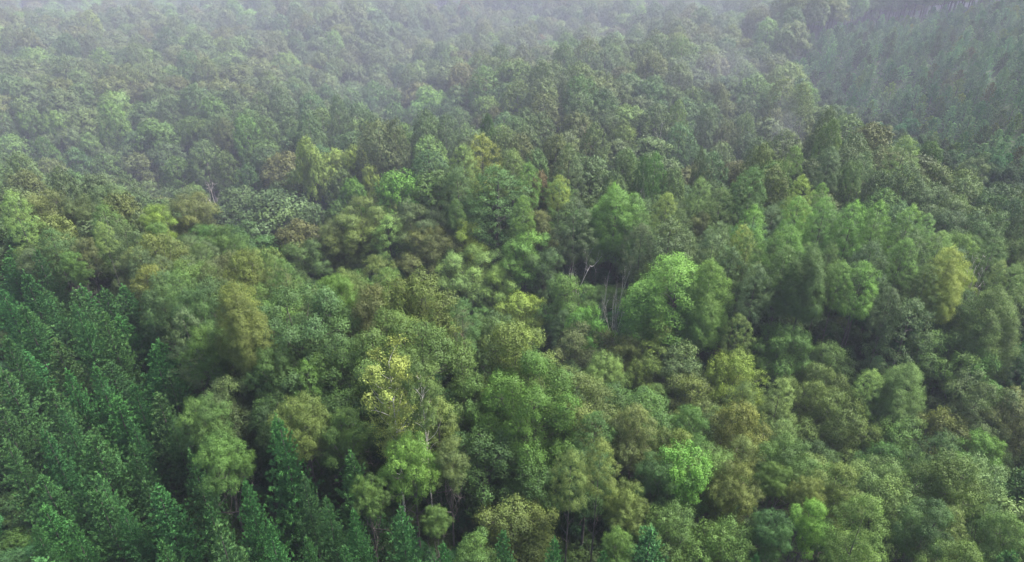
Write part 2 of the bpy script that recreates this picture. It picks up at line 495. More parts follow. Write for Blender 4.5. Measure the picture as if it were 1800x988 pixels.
# ------------------------------------------------------------------ trees read off the photograph
# (u, v of the crown top, crown width) in photograph pixels, kind, colour, description
LIST = [
 # --- front
 (680,608,100,'sparse','Z','tall thin yellow tree with its pale trunk showing down the middle'),
 (738,626,66,'sparse','G','slim loose green tree just right of the thin yellow tree'),
 (718,768,100,'round','B','fresh green low tree at the foot of the thin yellow tree'),
 (786,776,68,'round','K','small brownish tree below right of the thin yellow tree'),
 (522,700,100,'round','O','olive tree with yellowish top at the edge above the front pines'),
 (602,720,90,'round','G','olive tree between the thin yellow tree and the pine edge'),
 (712,562,215,'round','G','very broad oak with light-edged leaves right behind the thin yellow tree'),
 (512,510,190,'round','T','big bluish green oak bulging over the corner of the pine stand'),
 (408,497,100,'multi','A','tall yellowish olive tree at the corner beside the big bluish oak'),
 (586,484,72,'round','B','small bright green crown above the big bluish oak'),
 (735,482,135,'round','O','broad olive oak on the ridge behind the very broad oak'),
 (645,505,90,'round','K','brown-tinged green tree below the small bright ridge crown'),
 (527,425,105,'round','G','mid green domed tree on the left of the ridge top'),
 (600,387,110,'round','O','large olive tree on the ridge crest below the pale green one'),
 (517,387,80,'round','K','brown-tipped tree on the left shoulder of the ridge'),
 (640,349,130,'round','O','wide olive-green crown at the head of the ridge'),
 (682,378,80,'tall','L','soft pale green feathery tree on the ridge slope'),
 (758,402,130,'round','K','wide tan-brown tree along the ridge edge below the lime tree'),
 (821,385,66,'round','Y','small round lime-yellow tree on the ridge edge'),
 (922,408,95,'round','B','green tree right of the lime-yellow tree at the dark hollow'),
 (957,438,68,'round','T','teal green tree left of the dark hollow'),
 (477,335,130,'round','S','broad dusky tree on the upper left of the ridge'),
 (730,360,120,'round','S','wide dusky crown between the ridge and the lime-yellow tree'),
 (801,349,32,'tall','G','very small pointed green tree above the lime-yellow tree'),
 (872,292,120,'tall','D','big dark tree standing just above the dark hollow'),
 (828,434,130,'round','L','broad pale green tree below the lime-yellow tree'),
 (876,470,80,'round','L','pale green tree on the slope right of the broad pale one'),
 (918,520,95,'round','Y','shining yellow-green tree in the middle of the wood'),
 (908,566,145,'round','O','broad olive tree just below the shining yellow-green one'),
 (1002,485,100,'round','G','green tree on the left rim of the white snags'),
 (1030,578,110,'round','K','brown-green tree below the white snags'),
 (1038,545,88,'round','B','fresh green tree tucked under the white snags'),
 (1107,594,82,'round','A','amber-edged tree below right of the white snags'),
 (1157,560,110,'round','A','golden olive tree under the big bright green tree'),
 (1196,454,165,'multi','B','big bright green tree with many lobes right of the dark hollow'),
 (1252,461,95,'multi','B','bright green right-hand companion of the big many-lobed tree'),
 (1146,464,52,'round','A','narrow olive tree peeping out left of the big bright green tree'),
 (1198,608,110,'round','M','pale olive-grey dome under the golden olive tree'),
 (1300,622,105,'round','Y','yellow-tipped tree right of the pale olive-grey dome'),
 (930,634,195,'round','G','largest front tree, green and many-lobed with bare branches inside'),
 (1073,624,92,'round','L','light sage-green tree right of the largest front tree'),
 (1142,626,82,'round','A','golden tree between the sage-green tree and the pale dome'),
 (1119,711,88,'round','K','rusty brown tree right of the largest front tree'),
 (1057,771,72,'tall','O','upright olive tree below left of the rusty brown tree'),
 (1006,790,68,'tall','O','upright tree with pale tips low beside the largest front tree'),
 (1100,856,80,'round','O','olive tree low in front below the rusty brown tree'),
 (1210,792,84,'twin','B','light green tree standing on two slim white trunks'),
 (1298,822,84,'round','O','olive tree with light clusters right of the white-trunked tree'),
 (1222,660,112,'round','O','broad olive tree right of the golden tree'),
 (1311,708,112,'round','A','golden brown tree in front on the right of the centre'),
 (1216,712,70,'round','G','green tree with yellowish specks above the white-trunked tree'),
 (1160,806,80,'round','D','shaded dark tree left of the white-trunked tree'),
 (1088,930,64,'round','G','small green tree at the bottom edge below the rusty brown tree'),
 (828,946,88,'round','G','low round green tree at the bottom edge left of centre'),
 (644,843,62,'round','P','small dark green broadleaf among the front pines'),
 (765,893,48,'round','G','small leafy sapling right of the broad front pine'),
 (1447,650,132,'round','O','brownish olive dome in the right foreground'),
 (1379,664,64,'tall','L','pale green tree left of the brownish olive dome'),
 (1537,649,54,'tall','L','narrow pale green column right of the brownish olive dome'),
 (1602,641,94,'multi','L','pale green double-topped tree on the right'),
 (1717,655,140,'round','M','broad grey-brown dome at the right edge'),
 (1796,692,105,'round','K','brown tree cut by the right edge of the photo'),
 (1492,705,145,'round','O','large oak with layered clusters below the brownish olive dome'),
 (1588,742,110,'round','G','green oak right of the layered oak'),
 (1670,728,104,'round','O','light-topped olive tree below the double-topped pale tree'),
 (1735,765,84,'round','B','vivid green tree near the right edge below the grey-brown dome'),
 (1684,801,112,'round','G','pale-topped green tree left of the vivid green tree'),
 (1484,818,92,'round','O','olive round tree below the layered oak'),
 (1391,770,92,'round','G','green tree left of the layered oak'),
 (1427,842,60,'round','O','light olive narrow tree at lower right'),
 (1434,882,78,'round','B','bright leafy tree at the bottom right below the light olive one'),
 (1531,872,108,'tall','P','deep green cone-shaped tree at the bottom right'),
 (1640,885,90,'round','D','shaded dark tree right of the deep green cone-shaped tree'),
 (1702,955,100,'round','G','green tree on the bottom edge near the right corner'),
 (1780,903,86,'round','G','green tree in the bottom right corner'),
 (1367,815,56,'round','G','small green tree right of the olive tree with light clusters'),
 (1365,905,70,'round','D','shaded tree on the bottom edge right of centre'),
 # --- right middle
 (1407,345,62,'tall','B','leftmost tall tree of the bright green row on the right'),
 (1455,345,60,'tall','B','second tree from the left of the bright green row'),
 (1507,350,56,'tall','B','third tree from the left of the bright green row'),
 (1551,350,54,'tall','B','fourth tree from the left of the bright green row'),
 (1608,358,62,'tall','B','fifth and last big tree of the bright green row'),
 (1634,374,36,'tall','L','slim pale tree closing the right end of the bright green row'),
 (1390,396,80,'tall','B','bright pointed dome in front of the row\'s left end'),
 (1386,432,78,'tall','G','tall green tree below the bright pointed dome'),
 (1430,432,88,'multi','G','massive tall green tree with vertical folds'),
 (1463,427,50,'tall','G','slim green tree right of the massive folded tree'),
 (1484,457,56,'tall','B','bright slim tree right of the massive folded tree'),
 (1522,460,72,'tall','B','bright tapering tree leaning over the hollow on the right'),
 (1537,424,82,'tall','S','dusky smooth dome behind the bright tapering tree'),
 (1597,417,56,'tall','B','upright green tree right of the dusky smooth dome'),
 (1612,402,70,'tall','S','dusky dome behind the upright green tree'),
 (1660,405,52,'tall','L','pale green rounded tree right of the dusky dome'),
 (1697,408,72,'round','L','pale green broad tree above the yellow-tipped pair'),
 (1677,437,82,'multi','Y','yellow-green lobed tree near the right edge'),
 (1637,465,62,'tall','G','green tree left below the yellow-green lobed tree'),
 (1695,470,52,'round','Y','bright yellowish crown at the foot of the lobed tree'),
 (1610,527,112,'tall','S','big smooth dark mound of foliage on the right'),
 (1670,590,110,'round','P','deep green tree on the right flank of the smooth dark mound'),
 (1736,610,104,'round','P','deep green low tree at right below the bright edge tree'),
 (1757,507,110,'multi','G','green lobed tree at the right edge'),
 (1700,532,72,'round','D','shaded tree right of the smooth dark mound'),
 (1764,455,30,'tall','L','narrow pale spire next to the grey bare tree'),
 (1790,462,54,'tall','L','pale green tree at the right edge beside the spire'),
 (1750,372,92,'round','S','dusky grey-green tree by the right edge above the bare grey tree'),
 (1677,370,82,'round','S','dusky tree right of the bright green row'),
 (1654,333,90,'round','S','dusky broad crown behind the right end of the row'),
 (1572,505,52,'tall','S','small dusky tree left of the smooth dark mound'),
 # --- centre right
 (1085,333,110,'multi','B','tall leafy green tree above the dark hollow, biggest there'),
 (1118,338,60,'tall','B','right-hand top of the pair above the dark hollow'),
 (1174,337,52,'tall','Y','yellow-green tip behind the big smooth dark dome'),
 (1196,366,60,'tall','G','green shoulder tree right of the yellow-green tip'),
 (1180,382,100,'tall','S','big smooth dark dome in the centre right'),
 (1130,392,66,'tall','S','dusky tree left of the big smooth dark dome'),
 (1268,387,52,'tall','M','grey-green tree up right of the big smooth dark dome'),
 (1258,408,72,'tall','S','dusky tree just right of the big smooth dark dome'),
 (1317,413,64,'tall','G','green tree between the dusky trees and the bright dome'),
 (1310,393,42,'tall','Y','small yellow-topped tree behind the green one'),
 (1328,360,64,'tall','B','bright tree left of the bright green row'),
 (1288,433,72,'tall','S','dusky tree above the big bright green tree'),
 (1334,464,62,'tall','S','dusky tree right of the big bright green tree'),
 (1010,347,82,'tall','S','dusky green dome left of the tall leafy tree'),
 (920,343,42,'tall','B','small bright pointed tree left of the dusky dome'),
 (950,368,62,'round','K','brownish grey tree between the dark tree and the dusky dome'),
 (1234,373,42,'round','K','small russet tree right of the big smooth dark dome'),
 # --- left middle
 (267,361,52,'round','Y','yellowish round top on the left'),
 (334,341,90,'round','K','brownish dome right of the yellowish round top'),
 (270,411,92,'round','O','olive tree with yellow clusters under the yellowish round top'),
 (174,388,36,'tall','L','narrow pale green column on the left'),
 (143,417,42,'round','K','brown-grey little tree left of the pale column'),
 (214,398,80,'round','S','dusky tree right of the pale column'),
 (67,337,92,'round','K','brown-green broad tree near the left edge'),
 (134,343,62,'round','S','dusky tree right of the brown-green broad tree'),
 (13,333,54,'tall','L','pale tree on the left edge'),
 (184,325,62,'round','M','pale grey-green tree above the narrow pale column'),
 (254,464,72,'round','A','tan tree with a bare branch above the pine stand'),
 (384,398,62,'round','G','green tree left of the ridge'),
 (428,440,82,'round','A','yellowish tree at the left foot of the ridge'),
 (411,331,90,'round','S','dusky crown below the grey bare crown'),
 (117,441,36,'round','G','small green tree at the top of the pine stand'),
 (137,460,32,'round','G','tiny green tree at the top of the pine stand'),
 (47,437,42,'round','S','grey-green tree where the pine stand begins on the left'),
 (337,511,80,'round','D','dark tree in the corner between pines and the yellowish olive tree'),
 (354,571,82,'round','P','deep green tree at the pine edge under the dark corner tree'),
 (344,700,86,'round','P','broad green tree at the edge of the front pines'),
 (381,768,90,'round','G','layered green tree at the pine edge'),
 (470,610,80,'round','D','shaded tree under the big bluish oak'),
 # --- upper middle
 (537,240,54,'sparse','Z','yellow-green tree with white bare forks on the upper left'),
 (585,262,62,'round','Y','yellow-green tree right of the white bare forks'),
 (620,254,52,'round','Y','right-hand tree of the yellow-green trio'),
 (650,290,40,'round','Y','little yellow-green tree below the trio'),
 (697,300,82,'round','B','bright green oval tree below right of the yellow-green trio'),
 (617,314,52,'round','B','bright tree left of the bright green oval tree'),
 (847,234,72,'tall','Y','conspicuous bright yellow-green dome above the centre'),
 (815,251,60,'tall','L','left shoulder tree of the conspicuous yellow-green dome'),
 (804,292,62,'tall','S','dusky tree under the conspicuous yellow-green dome'),
 (500,267,82,'round','K','brown dome left of the yellow-green trio'),
 (664,210,80,'tall','M','big hazy grey-green tree above the yellow-green trio'),
 (691,207,50,'tall','M','right-hand twin of the big hazy grey-green tree'),
 (760,160,72,'round','L','pale broad crown up left of the yellow-green dome'),
 (747,190,52,'tall','S','dusky tree below the pale broad crown'),
 (857,198,32,'tall','G','small green cone above the yellow-green dome'),
 (841,201,38,'round','K','brown tree left of the small green cone'),
 (871,187,42,'round','K','brown tree right of the small green cone'),
 (540,193,52,'tall','S','grey-green dome above the yellow-green trio'),
 (503,187,46,'round','S','dusky rounded tree left of the grey-green dome'),
 (590,165,36,'tall','M','slim pale grey-green tree'),
 (984,307,42,'tall','Y','bright pointed yellow-green tree right of centre top'),
 (947,301,42,'round','R','russet tree between two bright pointed trees'),
 (930,284,46,'tall','B','bright pointed tree left of the russet one'),
 (1000,252,62,'tall','S','dusky cone above the bright pointed trees'),
 (1154,267,42,'tall','B','bright green cone under the big grey oak'),
 (1134,271,30,'tall','G','small cone left of the bright green cone'),
 (1148,243,92,'round','M','big grey-green oak near the bare tree'),
 (1097,210,52,'round','O','olive-grey dome left of the big grey-green oak'),
 (1014,197,62,'round','K','brownish dome left of the reddish bare tree'),
 (1050,137,72,'round','M','broad pale crown above the reddish bare tree'),
 (1270,157,32,'tall','M','very pale slim dome on the upper right'),
 (1194,174,38,'tall','L','pale yellowish dome on the upper right'),
 (1180,150,52,'round','M','grey-green dome behind the pale yellowish one'),
 (1247,187,42,'tall','M','pale dome left under the very pale slim one'),
 (1240,77,80,'round','M','large pale tree beneath the mist on the upper right'),
 (1197,114,52,'round','O','olive-grey round tree below the large pale one'),
 (1314,197,42,'tall','M','pale round tree left of the mist wisp'),
 (1080,320,42,'tall','B','bright cone right of the dusky dome'),
 (1327,290,62,'tall','G','green dome left of the bright pointed tree'),
 (1234,310,46,'tall','L','pale green small dome'),
 (950,60,24,'round','R','small red-leaved tree near the top of the photo'),
 (1234,257,24,'tall','G','tiny green cone below the very pale slim dome'),
 (1300,284,50,'round','K','brown tree left of the green dome'),
 (1413,307,48,'tall','Y','bright yellow-green pointed tree above the bright row'),
 (1448,320,28,'tall','B','small bright tree right of the yellow-green pointed tree'),
 (1400,254,32,'tall','B','small bright tree at the foot of the mist wisp'),
 (1544,217,76,'round','K','big brown dome at the edge of the far plantation'),
 (1527,264,28,'tall','T','dark teal cone in front of the big brown dome'),
 (1510,279,32,'tall','G','green cone left of the dark teal cone'),
 (1464,254,52,'tall','S','dusky tree left of the cones'),
 (1460,187,38,'tall','M','pale tree at the left end of the far plantation'),
 (1467,207,46,'tall','L','pale green tree left of the big brown dome'),
 (1597,238,62,'tall','L','pale green tree right of the big brown dome'),
 (1640,248,48,'round','G','flat-topped green tree at the plantation edge'),
 (1720,278,46,'round','M','pale grey tree at the plantation edge on the right'),
 (1363,94,62,'round','M','big pale tree at the upper left corner of the plantation'),
 (1393,150,28,'round','M','very pale small tree at the plantation edge'),
 (1413,137,50,'round','S','dusky tree at the plantation edge'),
 # --- single pines
 (117,652,62,'pine','P','pine standing clear with a bright side'),
 (167,645,58,'pine','P','pine right of the one standing clear'),
 (234,678,60,'pine','P','slender pine in the middle of the stand'),
 (297,660,66,'pine','Q','pine at the right side of the stand'),
 (164,752,62,'pine','Q','shaded narrow pine left of the middle'),
 (77,760,72,'pine','P','pine with a long pointed leader near the left edge'),
 (10,778,66,'pine','Q','pine on the left edge of the photo'),
 (230,783,68,'pine','P','brightest pine of the stand with a sharp tip'),
 (334,796,62,'pine','Q','thin-tipped pine near the layered green tree'),
 (297,726,60,'pine','Q','pine below the stand\'s right side'),
 (174,836,64,'pine','P','narrow pine with a bright tip in the lower left'),
 (254,846,74,'pine','Q','broad pine right of the narrow bright-tipped one'),
 (214,893,72,'pine','P','spiky bright pine near the bottom left'),
 (366,886,78,'pine','P','large bright pine at the bottom'),
 (127,922,66,'pine','P','sharp-tipped pine on the bottom edge at left'),
 (284,952,58,'pine','P','small pine on the bottom edge'),
 (60,926,60,'pine','P','pine on the bottom edge near the left corner'),
 (431,847,76,'pine','P','tall light pine with several tips'),
 (474,923,66,'pine','P','bright pine on the bottom edge left of centre'),
 (538,944,58,'pine','P','bright narrow pine on the bottom edge'),
 (604,962,60,'pine','P','light green round-topped pine on the bottom edge'),
 (573,876,62,'pine','P','slim pine with bright tip right of the tall light pine'),
 (621,898,56,'pine','P','very slim pine between the slim and broad front pines'),
 (704,893,92,'pine','P','broad double-tipped pine in front of the hardwoods'),
 (780,958,64,'pine','P','pine on the bottom edge right of the broad one'),
 (884,935,60,'pine','P','pine on the bottom edge at the centre left'),
 (975,950,72,'pine','P','pine on the bottom edge at the centre'),
 (1062,968,60,'pine','P','pine on the bottom edge right of centre'),
 (1330,976,44,'pine','P','tip of a pine on the bottom edge right of the white trunks'),
 (534,838,58,'pine','Q','pine at the edge of the hardwoods'),
 (107,718,60,'pine','Q','pine below the one standing clear'),
 (230,738,54,'pine','Q','pine just behind the brightest one'),
]

DEAD = [  # u, v top, width, height m, material, label
 (1022,428,70,24,'white','bare grey many-stemmed tree standing in the dark hollow',0.8),
 (1078,505,66,21,'white','white bare snag with crooked arms at the lower end of the dark hollow',0.9),
 (1092,452,34,23,'white','thin bare pole of a dead tree right of the many-stemmed one',1.6),
 (1062,470,34,22,'white','slim dead stem between the two larger bare trees in the hollow',1.6),
 (376,308,78,19,'dead','grey bare crown of twigs at the upper left',0.5),
 (1040,203,44,22,'red','reddish bare tree with upright twigs',0.9),
 (1166,207,40,21,'dead','small bare forked tree left of the pale yellowish dome',0.7),
 (1738,443,60,22,'dead','bare grey-brown tree near the right edge',0.6),
 (1131,302,34,21,'dead','pale bare twigs above the big leafy pair',0.7),
 (810,574,42,17,'red','thin reddish bare tree in a gap below the pale green slope tree',1.0),
]

# zones in photograph coordinates
def inside(poly, u, v):
    u = np.asarray(u, float); v = np.asarray(v, float)
    res = np.zeros(u.shape, bool)
    n = len(poly)
    for i in range(n):
        x1, y1 = poly[i]; x2, y2 = poly[(i + 1) % n]
        c = ((y1 > v) != (y2 > v)) & (u < (x2 - x1) * (v - y1) / ((y2 - y1) if y2 != y1 else 1e-9) + x1)
        res ^= c
    return res


PINE_ZONE = [(-900, 400), (0, 425), (60, 445), (150, 480), (250, 505), (310, 560), (350, 640), (340, 720), (390, 800), (470, 800), (600, 822),
             (700, 850), (900, 900), (1060, 930), (1350, 965), (2800, 1080), (2800, 4000), (-3000, 4000), (-3000, 400)]
YOUNG_ZONE = [(1378, 72), (1500, 46), (1650, 22), (1800, 4), (2300, -60), (2300, 330), (1800, 318), (1740, 300), (1660, 275), (1590, 225),
              (1500, 200), (1430, 165), (1400, 120), (1385, 95)]
YOUNG2 = [(700, 62), (760, 25), (830, -2), (960, -12), (900, 22), (800, 45), (740, 62)]


def hit(u, v, h):
    d = ray(u, v)
    t = np.linspace(30, 700, 6700)
    x, y, z = d[0] * t, d[1] * t, CAM_Z + d[2] * t
    k = np.argmax(z <= T(x, y) + h)
    if z[k] > T(x[k], y[k]) + h:
        k = len(t) - 1
    return x[k], y[k], t[k]


HEIGHT = {'round': 20, 'tall': 24, 'multi': 25, 'sparse': 27, 'twin': 20, 'pine': 15}
trees = []   # dict(x,y,h,r,kind,col,label)
for (u, v, w, kind, col, lab) in LIST:
    h = HEIGHT[kind]
    if kind == 'round':
        h = 16 + min(5.5, w / 28.0)
    if kind == 'pine' and u > 400 and v > 820:
        h = 19
    x, y, t = hit(u, v, h)
    r = w * t / F / 2 * (1.12 if kind != 'pine' else 1.1)
    trees.append(dict(x=x, y=y, h=h, r=r, kind=kind, col=col, label=lab, u=u, v=v, w=w, d=t, listed=True))

deads = []
for (u, v, w, h, mat, lab, up) in DEAD:
    x, y, t = hit(u, v, h)
    deads.append(dict(x=x, y=y, h=h, r=w * t / F / 2, mat=mat, label=lab, u=u, v=v, w=w, d=t, up=up))

# ------------------------------------------------------------------ filling the rest of the wood
CELL = 6.0
grid = {}


def gadd(x, y, r):
    grid.setdefault((int(x // CELL), int(y // CELL)), []).append((x, y, r))


def free(x, y, r, k):
    cx, cy = int(x // CELL), int(y // CELL)
    for i in range(cx - 2, cx + 3):
        for j in range(cy - 2, cy + 3):
            for (a, b, c) in grid.get((i, j), ()):
                if (a - x) ** 2 + (b - y) ** 2 < (k * (r + c)) ** 2:
                    return False
    return True


for t in trees:
    gadd(t['x'], t['y'], t['r'])
for t in deads:
    gadd(t['x'], t['y'], t['r'] * 0.6)

LU = np.array([t['u'] for t in trees] + [t['u'] for t in deads], float)
LV = np.array([t['v'] for t in trees] + [t['v'] for t in deads], float)
LW = np.array([t['w'] * (1.7 if t['kind'] in ('sparse', 'twin') else 1) for t in trees] + [t['w'] * 2.0 for t in deads], float)
LD = np.array([t['d'] for t in trees] + [t['d'] for t in deads], float)


def hides(u, v, d, w):
    """a filler tree in front of a listed one would cover its crown"""
    m = (LD > d - 1) & (np.abs(LU - u) < 0.42 * w + 0.30 * LW) & (LV > v - 0.15 * w) & (LV < v + 0.8 * w)
    m |= (LD > d - 1) & (np.abs(LU - u) < 0.30 * LW) & (LV < v) & (LV + 0.55 * LW > v)
    return m.any()


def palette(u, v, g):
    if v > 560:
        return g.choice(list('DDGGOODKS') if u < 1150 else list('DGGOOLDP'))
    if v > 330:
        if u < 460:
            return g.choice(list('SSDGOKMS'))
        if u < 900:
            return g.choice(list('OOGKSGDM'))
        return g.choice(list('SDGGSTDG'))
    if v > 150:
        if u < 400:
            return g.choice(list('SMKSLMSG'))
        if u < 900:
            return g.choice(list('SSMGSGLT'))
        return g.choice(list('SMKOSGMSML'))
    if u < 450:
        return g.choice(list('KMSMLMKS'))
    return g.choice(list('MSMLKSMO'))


fill, young, pines = [], [], []
N_TRY = 110000
xx = rng.uniform(-1, 1, N_TRY); yy = rng.random(N_TRY)
Y = 12 + 528 * yy
X = xx * (0.80 * Y + 50)
order = np.arange(N_TRY)
TT = T(X, Y)
uc, vc, dc = proj(X, Y, TT + 18)
ucP, vcP, dcP = proj(X, Y, TT + 14)
ucY, vcY, dcY = proj(X, Y, TT + 4)
inP = inside(PINE_ZONE, ucP, vcP) & (Y < 140)
inY = inside(YOUNG_ZONE, ucY, vcY) | inside(YOUNG2, ucY, vcY)
HOLLOW = [(975, 420), (1125, 420), (1135, 545), (1105, 640), (1060, 600), (1000, 520)]
inH = inside(HOLLOW, uc, vc)
covY = inside(YOUNG_ZONE, uc, vc + 8)
for i in order:
    if inP[i] or inY[i] or covY[i]:
        continue
    x, y = float(X[i]), float(Y[i])
    u, v = uc[i], vc[i]
    pt = 0.25 if u < 480 else (0.38 if u < 900 else 0.45)
    if v > 560:
        pt = 0.12
    kind = 'tall' if rng.random() < pt else 'round'
    r = rng.uniform(3.4, 5.2) if kind == 'round' else rng.uniform(2.6, 3.8)
    if kind == 'tall' and v < 380:
        r *= 1.15
    if v > 890 and 470 < u < 1090:
        kind = 'pine'; r = rng.uniform(2.6, 3.3)
    r *= 1.0 + 0.42 * min(1, max(0, (450 - v) / 350))
    if not free(x, y, r, 0.62):
        continue
    if inH[i] and rng.random() < 0.8:
        continue
    h = (rng.uniform(15.5, 19.5) if kind == 'round' else rng.uniform(18, 23))
    if kind == 'pine':
        h = rng.uniform(15, 18)
    elif v > 330:
        h -= 1.5
    if inH[i]:
        h *= 0.5
    pu, pv, pd = proj(x, y, float(TT[i]) + h)
    w = 2 * r * F / pd
    if inside(YOUNG_ZONE, np.array([pu]), np.array([pv + 6.0]))[0]:
        continue
    dd = math.sqrt(x * x + y * y + (CAM_Z - float(TT[i]) - h) ** 2)
    hid = hides(pu, pv, dd, w)
    for _ in range(2):
        if not hid:
            break
        h *= 0.84
        pu, pv, pd = proj(x, y, float(TT[i]) + h)
        hid = hides(pu, pv, dd, w)
    if hid and rng.random() < 0.75:
        continue
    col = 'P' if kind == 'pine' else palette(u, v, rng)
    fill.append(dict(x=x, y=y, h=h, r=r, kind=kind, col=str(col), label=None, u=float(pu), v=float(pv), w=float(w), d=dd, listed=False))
    gadd(x, y, r)

# mature pines, planted in rows that run away to the upper left
ca, sa = math.cos(R(24)), math.sin(R(24))
for i in range(-45, 45):
    for j in range(-45, 45):
        a, b = i * 5.9, j * 4.9
        x = ca * a - sa * b + rng.normal() * 0.55; y = sa * a + ca * b + rng.normal() * 0.55
        if y < 10 or y > 140 or abs(x) > 0.8 * y + 50:
            continue
        tz = float(T(x, y)); u, v, d = proj(x, y, tz + 14)
        if not bool(inside(PINE_ZONE, np.array([u]), np.array([v]))[0]):
            continue
        r = rng.uniform(3.0, 3.9)
        if not free(x, y, r, 0.46):
            continue
        h = rng.uniform(12.5, 18.5)
        if u > 400 and v > 800:
            h += 3.0
        pu, pv, pd = proj(x, y, tz + h); w = 2 * r * F / pd
        dd = math.sqrt(x * x + y * y + (CAM_Z - tz - h) ** 2)
        for _ in range(2):
            if pv < 780 and hides(pu, pv, dd, w):
                h *= 0.88; pu, pv, pd = proj(x, y, tz + h)
        pines.append(dict(x=x, y=y, h=h, r=r, kind='pine', col='P' if rng.random() < 0.55 else 'Q', label=None,
                          u=float(pu), v=float(pv), w=float(w), d=dd, listed=False))
        gadd(x, y, r)

# young plantation on the far right hillside
for i in np.where(inY)[0]:
    pass
X2 = rng.uniform(-120, 420, 220000); Y2 = rng.uniform(110, 520, 220000)
T2 = T(X2, Y2); u2, v2, d2 = proj(X2, Y2, T2 + 4)
m2 = inside(YOUNG_ZONE, u2, v2) | inside(YOUNG2, u2, v2)
for i in np.where(m2)[0]:
    x, y = float(X2[i]), float(Y2[i])
    if not free(x, y, 1.75, 0.88):
        continue
    h = rng.uniform(4.6, 8.2)
    young.append(dict(x=x, y=y, h=h, r=rng.uniform(1.9, 2.8), kind='pine', col=str(rng.choice(list('VVVQS'))) if rng.random() < 0.9 else str(rng.choice(list('LKY'))), label=None,
                      u=float(u2[i]), v=float(v2[i]), w=float(2.6 * F / d2[i]), d=float(d2[i]), listed=False))
    gadd(x, y, 1.75)

print('listed', len(trees), 'fill', len(fill), 'pines', len(pines), 'young', len(young))

# ------------------------------------------------------------------ objects
def tint_of(code, g, keep=0.8):
    c = np.array(PAL[code])
    if code in 'VPQ':
        c = c * g.uniform(0.78, 1.25)
    c = (keep * c + (1 - keep) * np.array((0.062, 0.120, 0.035))) * g.uniform(0.88, 1.12)
    c = c * (1 + g.normal(size=3) * 0.05)
    return [float(max(0.01, k)) for k in c]


NAME = {'round': 'broadleaf_tree', 'broad': 'broadleaf_tree', 'tall': 'tall_broadleaf_tree', 'multi': 'tall_broadleaf_tree', 'sparse': 'broadleaf_tree', 'twin': 'broadleaf_tree', 'pine': 'pine_tree'}
CAT = {'round': 'broadleaf tree', 'broad': 'broadleaf tree', 'tall': 'tall broadleaf tree', 'multi': 'tall broadleaf tree', 'sparse': 'broadleaf tree', 'twin': 'broadleaf tree', 'pine': 'pine tree'}
GROUP = {'broadleaf tree': 'spreading broadleaf trees of the wood', 'tall broadleaf tree': 'tall domed broadleaf trees of the wood',
         'pine tree': 'pines of the plantation at lower left'}
SAMPLES = {}


def place(t, near):
    kind = t['kind']
    lod = 0 if near else 1
    if near and kind == 'round' and t['r'] > 6.0:
        kind = 'broad'
    k2 = kind if (kind, lod) in P else ('tall' if kind == 'multi' else 'round')
    pl = P[(k2, lod)]
    pr = pl[int(rng.integers(len(pl)))]
    sx = t['r'] / pr.R0; sz = t['h'] / pr.H0
    z = float(T(t['x'], t['y'])) - 0.15
    tint = tint_of('G' if (t['col'] == 'P' and kind != 'pine') else t['col'], rng, (0.9 if t['col'] in 'ZBYL' else 0.76) if t['listed'] else 0.66)
    rz = rng.uniform(0, 6.28)
    if near:
        root = bpy.data.objects.new(NAME[kind], None)
        root.empty_display_size = 0.5
        COL.objects.link(root)
        c = bpy.data.objects.new('crown', pr.crown); tr = bpy.data.objects.new('trunk', pr.trunk)
        for o in (c, tr):
            COL.objects.link(o); o.parent = root
        c['tint'] = tint
        if pr.branches:
            b = bpy.data.objects.new('branches', pr.branches); COL.objects.link(b); b.parent = tr
        q = sz / sx; cq = min(q, 1.22 if k2 in ('round', 'broad', 'sparse', 'pine') else 1.08)
        c.scale = (1, 1, cq); c.location = (0, 0, (q - cq) * pr.H0)
        tr.scale = (1, 1, q)
        sz = sx
    else:
        root = bpy.data.objects.new(NAME[kind], pr.whole)
        COL.objects.link(root)
        root['tint'] = tint
        SAMPLES.setdefault((k2, pl.index(pr)), root)
    root.location = (t['x'], t['y'], z)
    root.rotation_euler = (0, 0, rz)
    root.scale = (sx, sx, sz)
    root['label'] = t['label']
    root['category'] = CAT[kind]
    root['group'] = GROUP[CAT[kind]]
    return root


def in_view(t, m=60):
    return -m < t['u'] < 1800 + m and -m < t['v'] < 988 + 40


allt = trees + fill + pines
byc = {}
for t in allt:
    byc.setdefault(CAT[t['kind']], []).append(t)
indiv, rest = [], []
for c, L in byc.items():
    L.sort(key=lambda t: (not t['listed'], not in_view(t, 10), -t['w']))
    n = sum(in_view(t, 10) for t in L[:300])
    indiv += L[:n]; rest += L[n:]

